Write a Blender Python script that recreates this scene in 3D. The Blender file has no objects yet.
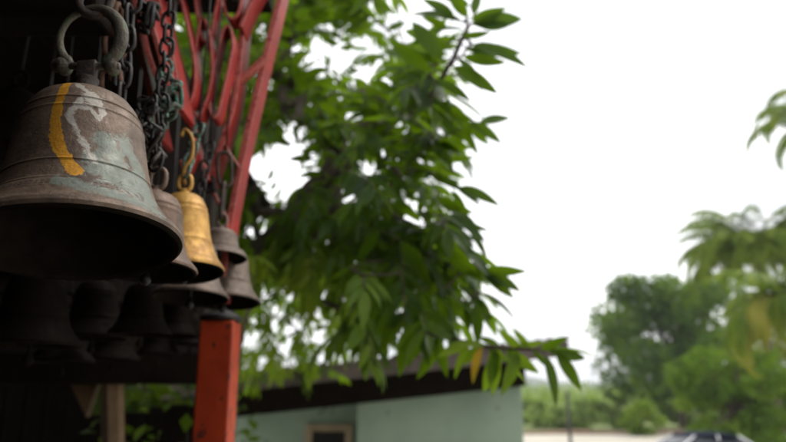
import bpy, math, random
import numpy as np
from mathutils import Vector, Matrix, Euler
R = math.radians
random.seed(7); rng = np.random.default_rng(11)
sc = bpy.context.scene
C = sc.collection

# ------------------------------------------------------------------ camera
FPX, PITCH, CAMZ = 680.0, R(14.35), 2.3
cam_d = bpy.data.cameras.new('camera'); cam = bpy.data.objects.new('camera', cam_d); C.objects.link(cam)
cam.location = (0, 0, CAMZ); cam.rotation_euler = (math.pi/2 + PITCH, 0, 0)
cam_d.sensor_width = 36; cam_d.lens = FPX/786*36
cam_d.clip_start = 0.02; cam_d.clip_end = 9000
cam_d.dof.use_dof = True; cam_d.dof.focus_distance = 0.86; cam_d.dof.aperture_fstop = 3.3
cam_d.dof.aperture_blades = 0
sc.camera = cam
cp, sp = math.cos(PITCH), math.sin(PITCH)

def at(px, py, Y):
    """world point seen in direction (px,py), at world distance Y in front of the veranda"""
    a, b = (px-393)/FPX, (221-py)/FPX
    d = Vector((a, cp - b*sp, sp + b*cp))
    d *= Y/d.y
    return Vector((d.x, d.y, d.z + CAMZ))

# ------------------------------------------------------------------ materials
def mat(name):
    m = bpy.data.materials.new(name); m.use_nodes = True
    nt = m.node_tree; b = nt.nodes['Principled BSDF']
    return m, nt, b
def nd(nt, t, **kw):
    n = nt.nodes.new(t)
    for k, v in kw.items():
        if k in n.inputs.keys() if not hasattr(n, k) else False: n.inputs[k].default_value = v
        elif hasattr(n, k): setattr(n, k, v)
        else: n.inputs[k].default_value = v
    return n
def ramp(nt, fac, stops):
    r = nt.nodes.new('ShaderNodeValToRGB'); e = r.color_ramp.elements
    while len(e) < len(stops): e.new(0.5)
    for i, (p, c) in enumerate(stops):
        e[i].position = p; e[i].color = (c[0], c[1], c[2], 1) if not isinstance(c, (int, float)) else (c, c, c, 1)
    nt.links.new(fac, r.inputs[0]); return r.outputs[0]
def noise(nt, scale, detail=6, rough=.6, vec=None, dist=0, coord='Object'):
    n = nt.nodes.new('ShaderNodeTexNoise'); n.inputs['Scale'].default_value = scale
    n.inputs['Detail'].default_value = detail; n.inputs['Roughness'].default_value = rough
    n.inputs['Distortion'].default_value = dist
    if vec is None:
        tc = nt.nodes.new('ShaderNodeTexCoord'); vec = tc.outputs[coord]
    nt.links.new(vec, n.inputs['Vector']); return n.outputs[0]
def mixc(nt, fac, a, b, blend='MIX'):
    m = nt.nodes.new('ShaderNodeMix'); m.data_type = 'RGBA'; m.blend_type = blend
    for s, v in ((0, fac), (6, a), (7, b)):
        if isinstance(v, (int, float)): m.inputs[s].default_value = v
        elif isinstance(v, tuple): m.inputs[s].default_value = (*v, 1)
        else: nt.links.new(v, m.inputs[s])
    return m.outputs[2]
def math_(nt, op, a, b=0.0, clamp=False):
    m = nt.nodes.new('ShaderNodeMath'); m.operation = op; m.use_clamp = clamp
    for s, v in ((0, a), (1, b)):
        if isinstance(v, (int, float)): m.inputs[s].default_value = v
        else: nt.links.new(v, m.inputs[s])
    return m.outputs[0]
def bump(nt, b, h, strength=.3, dist=.002):
    n = nt.nodes.new('ShaderNodeBump'); n.inputs['Strength'].default_value = strength
    n.inputs['Distance'].default_value = dist
    nt.links.new(h, n.inputs['Height']); nt.links.new(n.outputs[0], b.inputs['Normal'])
def attr(nt, name):
    a = nt.nodes.new('ShaderNodeAttribute'); a.attribute_name = name; return a

def simple(name, c1, c2, scale=20, rough=.7, metal=0, bstr=.3, bdist=.002, spots=None, spot_scale=40, spot_lo=.6, detail=6):
    m, nt, b = mat(name)
    n = noise(nt, scale, detail)
    col = ramp(nt, n, [(.3, c1), (.7, c2)])
    if spots:
        n2 = noise(nt, spot_scale, 5, .65)
        col = mixc(nt, ramp(nt, n2, [(spot_lo, 0.0), (spot_lo+.06, 1.0)]), col, spots)
    nt.links.new(col, b.inputs['Base Color'])
    b.inputs['Roughness'].default_value = rough; b.inputs['Metallic'].default_value = metal
    bump(nt, b, noise(nt, scale*4, 8), bstr, bdist)
    return m

def bell_mat(name, base1, base2, dark, masks=False, zs=1.0, tsegs=90, rough=.5, metal=.35, pit=(.7, .65, .55)):
    """aged cast metal: blotches, grime in the rings, punched rows round the waist"""
    m, nt, b = mat(name)
    tc = nt.nodes.new('ShaderNodeTexCoord'); sx = nt.nodes.new('ShaderNodeSeparateXYZ')
    nt.links.new(tc.outputs['Object'], sx.inputs[0])
    o = tc.outputs['Object']
    col = ramp(nt, noise(nt, 22*zs, 9, .7, o, .4), [(.28, base1), (.72, base2)])
    col = mixc(nt, ramp(nt, noise(nt, 9*zs, 6, .7, o), [(.46, 0.0), (.66, .8)]), col, dark)
    col = mixc(nt, ramp(nt, noise(nt, 170*zs, 4, .8, o), [(.66, 0.0), (.70, .75)]), col, pit)
    # vertical run-off streaks
    mp = nt.nodes.new('ShaderNodeMapping'); mp.inputs['Scale'].default_value = (1, 1, .12)
    nt.links.new(o, mp.inputs[0])
    col = mixc(nt, ramp(nt, noise(nt, 60*zs, 5, .7, mp.outputs[0]), [(.52, 0.0), (.75, .6)]), col, tuple(x*.45 for x in base1))
    # punched rows
    th = math_(nt, 'ARCTAN2', sx.outputs[1], sx.outputs[0])
    saw = math_(nt, 'FRACT', math_(nt, 'MULTIPLY', th, tsegs/6.2832))
    dash = math_(nt, 'LESS_THAN', saw, .55)
    rows = None
    for z0 in (.262, .292):
        band = math_(nt, 'LESS_THAN', math_(nt, 'ABSOLUTE', math_(nt, 'SUBTRACT', math_(nt, 'MULTIPLY', sx.outputs[2], zs*7.14), z0*1.0)), .0065)
        rows = band if rows is None else math_(nt, 'MAXIMUM', rows, band)
    dots = math_(nt, 'MULTIPLY', rows, dash)
    dots = math_(nt, 'MULTIPLY', dots, ramp(nt, noise(nt, 25*zs, 3, .5, o), [(.38, 0.0), (.5, 1.0)]))
    col = mixc(nt, math_(nt, 'MULTIPLY', dots, .75), col, (.012, .010, .009))
    if masks:
        nz = noise(nt, 55, 8, .75, o, .8)
        def mk(name_, sharp):
            a = attr(nt, name_).outputs['Fac']
            v = math_(nt, 'ADD', a, math_(nt, 'MULTIPLY', math_(nt, 'SUBTRACT', nz, .5), sharp))
            return ramp(nt, v, [(.42, 0.0), (.42+(.04 if name_ == 'paint' else .22), 1.0)])
        grn = mixc(nt, noise(nt, 90, 6, .7, o), (.11, .135, .11), (.25, .28, .24))
        col = mixc(nt, math_(nt, 'MULTIPLY', mk('verdigris', 2.2), .85), col, grn)
        col = mixc(nt, math_(nt, 'MULTIPLY', mk('chalk', 2.6), .85), col, mixc(nt, noise(nt, 120, 5, .7, o), (.32, .30, .26), (.6, .56, .5)))
        col = mixc(nt, mk('paint', 1.25), col, mixc(nt, noise(nt, 70, 6, .7, o), (.40, .16, .008), (.72, .36, .02)))
    nt.links.new(col, b.inputs['Base Color'])
    rr = ramp(nt, noise(nt, 40*zs, 6, .6, o), [(.3, rough-.1), (.7, rough+.22)])
    nt.links.new(rr, b.inputs['Roughness']); b.inputs['Metallic'].default_value = metal
    h = math_(nt, 'ADD', noise(nt, 120*zs, 8, .7, o), math_(nt, 'MULTIPLY', noise(nt, 30*zs, 4, .6, o), 1.2))
    h = math_(nt, 'SUBTRACT', h, math_(nt, 'MULTIPLY', dots, 1.6))
    bump(nt, b, h, .55, .0016)
    return m

def leaf_mat(name, c1, c2, c3, trans=.45, rough=.42, tc_=(.30, .48, .008)):
    m, nt, b = mat(name)
    a = attr(nt, 'tint').outputs['Fac']
    col = ramp(nt, a, [(0.0, c1), (.6, c2), (1.0, c3)])
    n = noise(nt, 30, 4)
    col = mixc(nt, ramp(nt, n, [(.3, 0.0), (.8, .5)]), col, tuple(x*.6 for x in c1))
    nt.links.new(col, b.inputs['Base Color']); b.inputs['Roughness'].default_value = rough
    b.inputs['Specular IOR Level'].default_value = .2
    t = nt.nodes.new('ShaderNodeBsdfTranslucent')
    tcol = mixc(nt, .6, col, tc_, 'MIX')
    nt.links.new(tcol, t.inputs[0])
    mx = nt.nodes.new('ShaderNodeMixShader'); mx.inputs[0].default_value = trans
    nt.links.new(b.outputs[0], mx.inputs[1]); nt.links.new(t.outputs[0], mx.inputs[2])
    nt.links.new(mx.outputs[0], nt.nodes['Material Output'].inputs[0])
    return m

M = {}
M['bell_big'] = bell_mat('aged_bronze', (.095, .062, .043), (.25, .175, .125), (.038, .026, .018), masks=True, zs=1.0, tsegs=110, rough=.5)
M['bell_brown'] = bell_mat('brown_bronze', (.12, .07, .045), (.22, .145, .10), (.055, .04, .03), zs=1.6)
M['bell_gold'] = bell_mat('golden_brass', (.42, .20, .035), (.70, .42, .10), (.20, .085, .02), zs=2.0, rough=.42, metal=.4, pit=(.72, .55, .25))
M['bell_grey'] = bell_mat('grey_bronze', (.12, .085, .065), (.23, .175, .135), (.06, .04, .028), zs=1.9)
M['bell_shaded'] = bell_mat('shaded_bronze', (.003, .002, .0013), (.008, .005, .003), (.005, .0035, .0025), zs=1.6, rough=.7, metal=0, pit=(.06, .04, .03))  # near-black bronze: the veranda's deep shade is put into the colour
M['bell_shaded'].node_tree.nodes['Principled BSDF'].inputs['Specular IOR Level'].default_value = .05
M['inner'] = simple('shaded_inside', (.006, .0045, .0035), (.016, .012, .008), 30, .95, 0)  # shade of the bell mouths put into a near-black colour
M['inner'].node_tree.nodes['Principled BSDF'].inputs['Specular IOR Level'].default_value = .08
M['iron'] = simple('rusty_iron', (.025, .018, .014), (.07, .052, .04), 60, .55, .4, .8, .002, spots=(.16, .055, .02), spot_scale=90)
M['iron_green'] = simple('verdigris_iron', (.03, .028, .022), (.10, .12, .085), 50, .55, .35, .8, .002, spots=(.10, .22, .17), spot_scale=60, spot_lo=.5)
M['iron_mossy'] = simple('mossy_iron', (.05, .04, .03), (.14, .12, .085), 50, .6, .3, 1, .003, spots=(.09, .13, .07), spot_scale=45, spot_lo=.56)
M['iron_dark'] = simple('black_iron', (.010, .009, .008), (.035, .03, .027), 60, .45, .5, .8, .0015)
M['rust'] = simple('flaking_rust', (.09, .035, .02), (.20, .10, .06), 70, .7, .2, .9, .003)
M['red'] = simple('red_gloss_paint', (.20, .009, .007), (.36, .020, .014), 14, .42, 0, .35, .0012, spots=(.05, .012, .008), spot_scale=46, spot_lo=.6)
M['red_pale'] = simple('pale_red_edge', (.34, .05, .038), (.50, .15, .12), 60, .5, 0, .5, .001, spots=(.20, .02, .015), spot_scale=80, spot_lo=.55)  # paler pinkish red for the thin bar edges and the strut
M['orange_red'] = simple('vermilion_paint', (.28, .022, .003), (.46, .048, .006), 9, .5, 0, .7, .0025, spots=(.09, .016, .008), spot_scale=24, spot_lo=.58)
M['wood'] = simple('dark_timber', (.005, .0033, .0022), (.013, .008, .005), 12, .85, 0, .6, .004)  # timber darkened so the veranda's shade is part of its colour
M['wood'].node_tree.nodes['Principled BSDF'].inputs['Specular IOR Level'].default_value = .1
M['wood_brown'] = simple('brown_timber', (.05, .03, .017), (.10, .06, .033), 12, .75, 0, .6, .004)
M['wood_pale'] = simple('dusty_timber', (.09, .05, .02), (.15, .09, .04), 14, .75, 0, .6, .004)
M['plaster_dark'] = simple('dark_plaster', (.010, .006, .005), (.024, .014, .009), 3, .9, 0, .4, .006)  # near-black plaster of the walls added to keep the veranda dark
M['stone'] = simple('worn_stone', (.05, .04, .032), (.10, .08, .065), 5, .85, 0, .5, .006)
M['bark'] = simple('bark', (.045, .033, .022), (.12, .09, .065), 22, .9, 0, 1, .012)
M['leaf'] = leaf_mat('broad_leaf', (.008, .023, .002), (.026, .070, .004), (.15, .23, .010), .55, .45, (.21, .36, .006))
M['leaf_yellow'] = leaf_mat('yellow_green_leaf', (.07, .14, .015), (.15, .22, .02), (.24, .27, .03), .5)  # yellow-green leaf; on the near tree it also stands for backlit leaves
M['leaf_orange'] = leaf_mat('turning_leaf', (.45, .15, .02), (.5, .2, .03), (.5, .25, .04), .4)
M['leaf_far'] = leaf_mat('far_leaf', (.012, .040, .007), (.045, .11, .014), (.18, .28, .03), .4, .6)
M['leaf_far2'] = leaf_mat('far_bright_leaf', (.04, .09, .008), (.10, .19, .016), (.26, .36, .04), .4, .6)
M['leaf_scrub'] = leaf_mat('scrub_leaf', (.13, .19, .05), (.24, .32, .09), (.40, .45, .17), .35, .6)
M['leaf_shaded'] = leaf_mat('shaded_leaf', (.005, .014, .002), (.014, .034, .004), (.03, .06, .008), .3, .7)  # leaf green darkened: shade under the roof is put into the colour
M['palm'] = leaf_mat('palm_leaf', (.06, .11, .010), (.15, .22, .02), (.34, .38, .05), .35, .5)
M['palm_dry'] = leaf_mat('palm_leaf_ageing', (.22, .24, .03), (.34, .32, .05), (.42, .36, .08), .4, .5)

# ------------------------------------------------------------------ mesh building
class MB:
    def __init__(s): s.v = []; s.f = []; s.m = []
    def add(s, verts, faces, mi=0):
        o = len(s.v); s.v += [tuple(v) for v in verts]; s.f += [tuple(i+o for i in f) for f in faces]; s.m += [mi]*len(faces)
        return s
    def box(s, lo, hi, mi=0, mtx=None):
        x0, y0, z0 = lo; x1, y1, z1 = hi
        v = [Vector(p) for p in ((x0,y0,z0),(x1,y0,z0),(x1,y1,z0),(x0,y1,z0),(x0,y0,z1),(x1,y0,z1),(x1,y1,z1),(x0,y1,z1))]
        if mtx: v = [mtx @ p for p in v]
        return s.add(v, [(0,3,2,1),(4,5,6,7),(0,1,5,4),(1,2,6,5),(2,3,7,6),(3,0,4,7)], mi)
    def lathe(s, prof, n=48, mi=0):
        k = len(prof); v = []; f = []
        for i in range(n):
            a = 2*math.pi*i/n; c, d = math.cos(a), math.sin(a)
            v += [(r*c, r*d, z) for r, z in prof]
        for i in range(n):
            j = (i+1) % n
            for q in range(k-1): f.append((i*k+q, j*k+q, j*k+q+1, i*k+q+1))
        return s.add(v, f, mi)
    def tube(s, pts, rad, n=8, mi=0, closed=False, caps=True):
        pts = [Vector(p) for p in pts]; m = len(pts)
        if isinstance(rad, (int, float)): rad = [rad]*m
        v = []; f = []; ref = None
        for i, p in enumerate(pts):
            a = pts[(i-1) % m] if closed else pts[max(i-1, 0)]
            b = pts[(i+1) % m] if closed else pts[min(i+1, m-1)]
            t = (b-a).normalized()
            if ref is None:
                ref = t.cross(Vector((0, 0, 1)))
                if ref.length < .1: ref = t.cross(Vector((1, 0, 0)))
                ref.normalize()
            ref = (ref - t*ref.dot(t)).normalized(); w = t.cross(ref)
            for k in range(n):
                g = 2*math.pi*k/n
                v.append(p + (ref*math.cos(g) + w*math.sin(g))*rad[i])
        for i in range(m if closed else m-1):
            j = (i+1) % m
            for k in range(n):
                l = (k+1) % n; f.append((i*n+k, i*n+l, j*n+l, j*n+k))
        if caps and not closed:
            f.append(tuple(range(n-1, -1, -1))); f.append(tuple((m-1)*n+k for k in range(n)))
        return s.add(v, f, mi)
    def strip(s, pts, th, y0, y1, closed=False):
        """flat iron bar: its line runs in a plane across Y, its width runs from y0 to y1; thin edges carry material 1"""
        P = [Vector((p[0], 0, p[2])) for p in pts]; m = len(P); v = []; f = []; mi = []
        for i, p in enumerate(P):
            a = P[(i-1) % m] if closed else P[max(i-1, 0)]
            b = P[(i+1) % m] if closed else P[min(i+1, m-1)]
            t = (b-a).normalized(); nn = Vector((-t.z, 0, t.x))*th/2
            bev = min(.0016, th*.3)
            ni = nn*(1-2*bev/th)
            for q, yy in ((nn, y0+bev), (ni, y0), (-ni, y0), (-nn, y0+bev), (-nn, y1-bev), (-ni, y1), (ni, y1), (nn, y1-bev)):
                v.append((p.x+q.x, yy, p.z+q.z))
        for i in range(m if closed else m-1):
            j = (i+1) % m
            for k in range(8):
                l = (k+1) % 8; f.append((i*8+k, i*8+l, j*8+l, j*8+k)); mi.append(1 if k in (0, 1, 2) else 0)
        if not closed:
            f.append(tuple(range(7, -1, -1))); f.append(tuple((m-1)*8+k for k in range(8))); mi += [0, 0]
        o = len(s.v); s.v += v; s.f += [tuple(i+o for i in q) for q in f]; s.m += mi
        return s
    def build(s, name, mats, parent=None, smooth=True, bevel=0, loc=None):
        me = bpy.data.meshes.new(name); me.from_pydata(s.v, [], s.f); me.update()
        for mm in (mats if isinstance(mats, (list, tuple)) else [mats]): me.materials.append(mm)
        me.polygons.foreach_set('material_index', s.m)
        me.polygons.foreach_set('use_smooth', [smooth]*len(s.f))
        o = bpy.data.objects.new(name, me); C.objects.link(o)
        if bevel:
            b = o.modifiers.new('bevel', 'BEVEL'); b.width = bevel; b.segments = 2; b.limit_method = 'ANGLE'
        if parent: o.parent = parent
        if loc is not None: o.location = loc
        return o

def tag(o, label=None, cat=None, group=None, kind=None):
    if label: o['label'] = label
    if cat: o['category'] = cat
    if group: o['group'] = group
    if kind: o['kind'] = kind
    return o
def thing(name, label, cat, loc=(0, 0, 0), group=None, rot=(0, 0, 0)):
    o = bpy.data.objects.new(name, None); C.objects.link(o); o.empty_display_size = .05
    o.location = loc; o.rotation_euler = rot; return tag(o, label, cat, group)
def smoothpts(pts, k=4):
    """Catmull-Rom"""
    P = [Vector(p) for p in pts]; P = [P[0]*2-P[1]] + P + [P[-1]*2-P[-2]]; out = []
    for i in range(1, len(P)-2):
        for j in range(k):
            t = j/k; a, b, c, d = P[i-1:i+3]
            out.append(.5*((2*b)+(c-a)*t+(2*a-5*b+4*c-d)*t*t+(3*b-a-3*c+d)*t**3))
    out.append(P[-2]); return out

# ------------------------------------------------------------------ sky and light
SUN_EL, SUN_AZ = 58, 62          # azimuth clockwise from +Y
w = bpy.data.worlds.new('World'); sc.world = w; w.use_nodes = True
nt = w.node_tree; bg = nt.nodes['Background']
sky = nt.nodes.new('ShaderNodeTexSky'); sky.sky_type = 'NISHITA'; sky.sun_disc = False
sky.sun_elevation = R(SUN_EL); sky.sun_rotation = R(SUN_AZ); sky.dust_density = 4; sky.air_density = 1.2
tc = nt.nodes.new('ShaderNodeTexCoord'); mp = nt.nodes.new('ShaderNodeMapping'); mp.inputs['Scale'].default_value = (1, 1, 3)
nt.links.new(tc.outputs['Generated'], mp.inputs[0])
cl = noise(nt, 2.2, 7, .55, mp.outputs[0], .3)
cloud = ramp(nt, cl, [(.38, (12.6, 13.0, 13.6)), (.50, (19, 19, 19.3)), (.7, (27, 27, 27))])
# ColorRamp clamps nothing above one in socket values
mxs = mixc(nt, .88, sky.outputs[0], cloud)
nt.links.new(mxs, bg.inputs[0]); bg.inputs[1].default_value = .1
sd = bpy.data.lights.new('sun', 'SUN'); so = bpy.data.objects.new('sun', sd); C.objects.link(so)
sd.energy = 1.5; sd.angle = R(11); sd.color = (1, .95, .87)
az, el = R(SUN_AZ), R(SUN_EL)
dirv = Vector((math.sin(az)*math.cos(el), math.cos(az)*math.cos(el), math.sin(el)))
so.rotation_euler = dirv.to_track_quat('Z', 'Y').to_euler(); so.location = (0, 0, 30)
sc.view_settings.view_transform = 'Standard'; sc.view_settings.look = 'None'; sc.view_settings.gamma = 1
sc.view_settings.exposure = 0.0

# ------------------------------------------------------------------ bells
PROF = [(1.0, 0), (1.012, .03), (.995, .07), (.94, .12), (.875, .19), (.82, .27), (.795, .30), (.79, .315), (.772, .33), (.735, .42), (.705, .50),
        (.712, .512), (.70, .525), (.675, .62), (.65, .74), (.632, .86), (.617, .97), (.603, 1.06), (.608, 1.075), (.595, 1.09), (.575, 1.16), (.582, 1.172), (.566, 1.185),
        (.53, 1.27), (.47, 1.35), (.38, 1.41), (.27, 1.445), (.14, 1.46), (.0, 1.465)]
def densify(p, k):
    out = []
    for (a, b), (c, d) in zip(p, p[1:]):
        for j in range(k): out.append((a+(c-a)*j/k, b+(d-b)*j/k))
    return out + [p[-1]]
def link_mesh(mb, L, Wd, r, n=16, mtx=None, sides=7):
    pts = []
    for i in range(n):
        a = 2*math.pi*i/n
        x = Wd/2*math.cos(a); z = (L/2-Wd/2)*(1 if math.sin(a) > 0 else -1) + Wd/2*math.sin(a)
        if abs(math.sin(a)) < 1e-6: z = 0
        p = Vector((x, 0, z)); pts.append(mtx @ p if mtx else p)
    mb.tube(pts, r, sides, closed=True)

def make_bell(label, px, py, Y, Rpx, hs, m, group, rot=(0, 0, 0), n=64, dens=1, crown_mat=None, crown=True, clap=.2):
    c = at(px, py, Y); Rr = Rpx*Y*1.0/FPX*1.0
    e = thing('hanging_bell', label, 'bell', c, group, rot)
    prof = [(r*Rr, z*Rr*hs) for r, z in PROF]
    th = Rr*.07
    inner = [(max(r-th*(1.2 if z < .3*Rr else 1), 0), max(z-(th*.6 if z > Rr*hs*1.3 else 0), .002)) for r, z in prof[:-3:2]] + [(0, prof[-1][1]-th)]
    mb = MB()
    mb.lathe(densify(prof, dens), n, 0)
    o0 = len(mb.v)
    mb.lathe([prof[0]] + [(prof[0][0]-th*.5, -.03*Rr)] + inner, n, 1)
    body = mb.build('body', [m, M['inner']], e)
    H = prof[-1][1]
    if crown:
        cm = crown_mat or m
        k = MB(); k.lathe([(.20*Rr, H-.03*Rr), (.17*Rr, H+.03*Rr), (.10*Rr, H+.09*Rr), (.09*Rr, H+.16*Rr), (0, H+.17*Rr)], 20)
        link_mesh(k, .46*Rr, .34*Rr, .065*Rr, 18, Matrix.Translation((0, 0, H+.34*Rr)))
        k.build('crown_loop', cm, e)
    if clap:
        k = MB(); k.tube([(0, 0, H*.85), (.02*Rr, 0, H*.4), (0, 0, -.02*Rr)], .035*Rr, 8)
        k.lathe([(0, -clap*Rr-.10*Rr), (.07*Rr, -clap*Rr-.08*Rr), (.12*Rr, -clap*Rr), (.09*Rr, -clap*Rr+.10*Rr), (.03*Rr, -clap*Rr+.22*Rr), (.03*Rr, 0)], 14)
        k.build('clapper', M['inner'] if m is M['bell_shaded'] else M['iron_dark'], e)
    return e, body, c, Rr, H

G = 'bells hanging in a row under the veranda roof'
bigA = make_bell('large weathered bronze bell with a yellow painted stripe and green patina, nearest and biggest', 73, 246, .88, 107, 1.13, M['bell_big'], G, n=300, dens=6, clap=.0, crown=False, rot=(R(-8), R(-6), 0))
eA, bodyA, cA, RA, HA = bigA
# painted and corroded marks on the big bell: (angle round the bell in degrees, height) lines
MARKS = dict(paint=[], chalk=[], verdigris=[])
MARKS['paint'] = [(.0062, [(-85, .210), (-86, .165), (-86, .140)]), (.0070, [(-86, .140), (-84, .118), (-80, .098), (-74, .078), (-67, .060)])]
MARKS['chalk'] = [(.0045, [(-72, .206), (-62, .192), (-54, .178), (-49, .160)]), (.0045, [(-68, .176), (-76, .150), (-70, .128), (-62, .104), (-55, .078)]), (.010, [(-60, .184), (-55, .176)]), (.0035, [(-72, .166), (-60, .163), (-52, .150)])]
MARKS['verdigris'] = [(.017, [(-46, .112), (-38, .088)]), (.022, [(-50, .070), (-36, .062), (-18, .050)]), (.010, [(-75, .040), (-50, .026), (-20, .018)]), (.012, [(-30, .125), (-16, .09), (-8, .05)]), (.009, [(-60, .085), (-50, .095)])]
def seg_d(P, A, B):
    A = np.array(A); B = np.array(B); d = B-A; t = np.clip(((P-A)@d)/(d@d), 0, 1)
    return np.linalg.norm(P-(A+t[:, None]*d), axis=1)
def paint_marks():
    me = bodyA.data; nv = len(me.vertices); co = np.empty(nv*3); me.vertices.foreach_get('co', co); co = co.reshape(-1, 3)
    th_ = np.degrees(np.arctan2(co[:, 1], co[:, 0])); u = np.radians(th_)*RA*.65; P = np.stack([u, co[:, 2]], 1)
    for nm, lines in MARKS.items():
        val = np.zeros(nv)
        for wd, line in lines:
            L = [(math.radians(a)*RA*.65, z) for a, z in line]
            if len(L) == 1: L = [L[0], (L[0][0]+1e-4, L[0][1])]
            for a, b in zip(L, L[1:]):
                d = seg_d(P, a, b); val = np.maximum(val, np.clip(1-d/wd*.5, 0, 1))
        at_ = me.attributes.new(nm, 'FLOAT', 'POINT'); at_.data.foreach_set('value', val.astype(np.float32))
paint_marks()
# crown lug of the big bell and its shackle
s1 = .9/FPX
lug = MB(); lug.lathe([(.030, HA-.004), (.026, HA+.006), (.017, HA+.012), (.0155, HA+.024), (.019, HA+.031), (0, HA+.033)], 24)
lug.box((-.014, -.006, HA+.012), (.014, .006, HA+.064))
lug.build('crown_lug', M['iron'], eA, bevel=.002)
print('bell A', cA, RA, HA)
topA = cA + Euler((R(-8), R(-6), 0)).to_matrix() @ Vector((0, 0, HA+.062))
sh = thing('bow_shackle', 'thick rusty iron bow shackle through the top of the big bell', 'shackle', topA)
bw = []
for i in range(25):
    a = R(-52 + 284*i/24)
    bw.append(Vector((math.cos(a)*.046, 0, .040+math.sin(a)*.050)))
bw = [Vector((.038, 0, -.012))] + bw + [Vector((-.038, 0, -.012))]
b_ = MB(); b_.tube(smoothpts(bw, 2), [.0075 + .003*math.sin(i*.13) for i in range(len(bw)*2-1)], 14)
for sx_ in (-.036, .036):
    b_.tube([(sx_, -.010, -.006), (sx_, .010, -.006)], .0105, 14)
b_.build('bow', M['iron_mossy'], sh)
p_ = MB(); p_.tube([(-.048, 0, -.005), (.048, 0, -.005)], .0055, 12); p_.tube([(-.050, 0, -.005), (-.044, 0, -.005)], .0095, 6)
p_.build('pin', M['iron_mossy'], sh)

bells = [bigA]
bells.append(make_bell('brown bell just behind the big bell, mostly hidden, its rim showing below it', 146, 271, 1.12, 50, 1.15, M['bell_brown'], G, rot=(R(-5), 0, 0)))
bells.append(make_bell('golden yellow brass bell hanging behind the big bell', 183, 273, 1.34, 40.5, 1.45, M['bell_gold'], G, rot=(R(-6), R(-5), 0), n=96))
bells.append(make_bell('small grey bell hanging low under the golden bell', 190, 298, 1.50, 38, 1.1, M['bell_grey'], G, rot=(R(-5), 0, 0)))
bells.append(make_bell('squat grey bell, upper one of the two beside the red post top', 219, 258, 1.62, 28, .75, M['bell_grey'], G, rot=(R(-5), 0, 0)))
bells.append(make_bell('grey bell with flared rim, lower one just above the red post', 223, 302, 1.72, 37, 1.05, M['bell_grey'], G, rot=(R(-5), 0, 0), crown=False))
# bells deeper back, with their shade put into the near-black colour
dark_spots = [(30, 345, 1.5, 46), (92, 338, 1.7, 34), (140, 334, 1.6, 30), (175, 336, 1.9, 24), (20, 300, 1.9, 40), (112, 360, 2.2, 26),
              (62, 362, 1.8, 30), (158, 355, 2.3, 22), (190, 345, 2.3, 18), (100, 318, 2.4, 28), (10, 150, 1.5, 40)]
dl = ['sooty bell hanging lowest at the far left in the shade', 'sooty bell in the shade below the middle of the big bell',
      'sooty bell in the shade below the brown bell', 'small sooty bell in the shade close left of the red post',
      'sooty bell in the shade left edge directly under the big bell rim', 'sooty bell hanging close above the dark cross beam',
      'sooty bell left of the two hanging just above the dark beam', 'small sooty bell above the beam, second left of the red post',
      'smallest sooty bell directly beside the red post', 'sooty bell farthest back behind the others under the big bell',
      'sooty bell in the dark left of the big bell shoulder']
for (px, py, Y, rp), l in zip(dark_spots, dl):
    bells.append(make_bell(l, px, py, Y, rp, 1.15, M['bell_shaded'], 'sooty bells in the deep shade of the veranda', n=40, clap=.35, rot=(0, 0, random.uniform(0, 3))))

# chains: each a thing with its links
ROOFZ = CAMZ + 1.12
def chain(label, p0, p1, L, Wd, r, m, jitter=.0, group='chains holding the bells'):
    e = thing('hanging_chain', label, 'chain', p0, group)
    p0 = Vector(p0); p1 = Vector(p1); tot = (p1-p0).length; step = (L-2.2*r); n = max(1, int(round(tot/step)))
    n = min(n, 60); d = (p1-p0)/n
    r *= .85; lm = MB(); link_mesh(lm, L, Wd, r); proto = lm.build('link', m, e)
    q = d.normalized().to_track_quat('Z', 'Y')
    for i in range(n):
        o = proto if i == 0 else proto.copy()
        if i: C.objects.link(o)
        o.parent = e
        j = Vector([random.uniform(-jitter, jitter) for _ in range(3)])
        o.location = d*(i+.5) + j
        o.rotation_mode = 'QUATERNION'
        o.rotation_quaternion = q @ Euler((random.uniform(-.12, .12), random.uniform(-.15, .15), (math.pi/2)*(i % 2)+random.uniform(-.35, .35))).to_quaternion()
        o.scale = (1, 1, max(1.0, (d.length+2.0*r)/L))
    return e
def hang(p, label):
    k = MB(); k.tube([p, (p[0]+.004, p[1], (p[2]+ROOFZ)/2), (p[0], p[1], ROOFZ-.003)], .0022, 6)
    tag(k.build('hanging_wire', M['iron_dark']), label, 'wire', 'wires holding the shorter chains')
cl_lab = ['brown bell behind the big bell', 'golden bell', 'low grey bell under the golden bell', 'squat grey bell beside the post']
cm_ = [M['iron_dark'], M['iron_green'], M['iron_dark'], M['iron']]
for k, i in enumerate((1, 2, 3, 4)):
    e, bo, c, Rr, H = bells[i]
    top = c + Vector((0, 0, H+.5*Rr)) + (Vector((-.004, 0, 0)) if i == 2 else Vector())
    if i == 2: top = e.location + e.rotation_euler.to_matrix() @ Vector((0, 0, H+.5*Rr))
    if i == 4:
        hang(top+Vector((0, 0, .16)), 'thin dark wire above the chain of the squat grey bell')
        chain('dark chain of long links holding the '+cl_lab[k], top+Vector((0, 0, .16)), top, .085, .034, .0055, M['iron'])
    else:
        up = Vector((top.x, top.y, ROOFZ)) if k == 0 else top + Vector((.012, .03, .13 if k == 1 else .2))
        if k: hang(up, 'thin dark wire above the chain of the ' + cl_lab[k].split(' under')[0])
        chain('old chain holding the '+cl_lab[k], up, top, (.036, .036, .034)[k], (.022, .021, .02)[k], (.0038, .0042, .0034)[k], cm_[k], .002)
e, bo, c, Rr, H = bells[5]
chain('thin iron chain between the squat grey bell and the bell below it', c+Vector((0, 0, H+.09)), c+Vector((0, 0, H)), .03, .018, .003, M['iron'])
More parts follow.
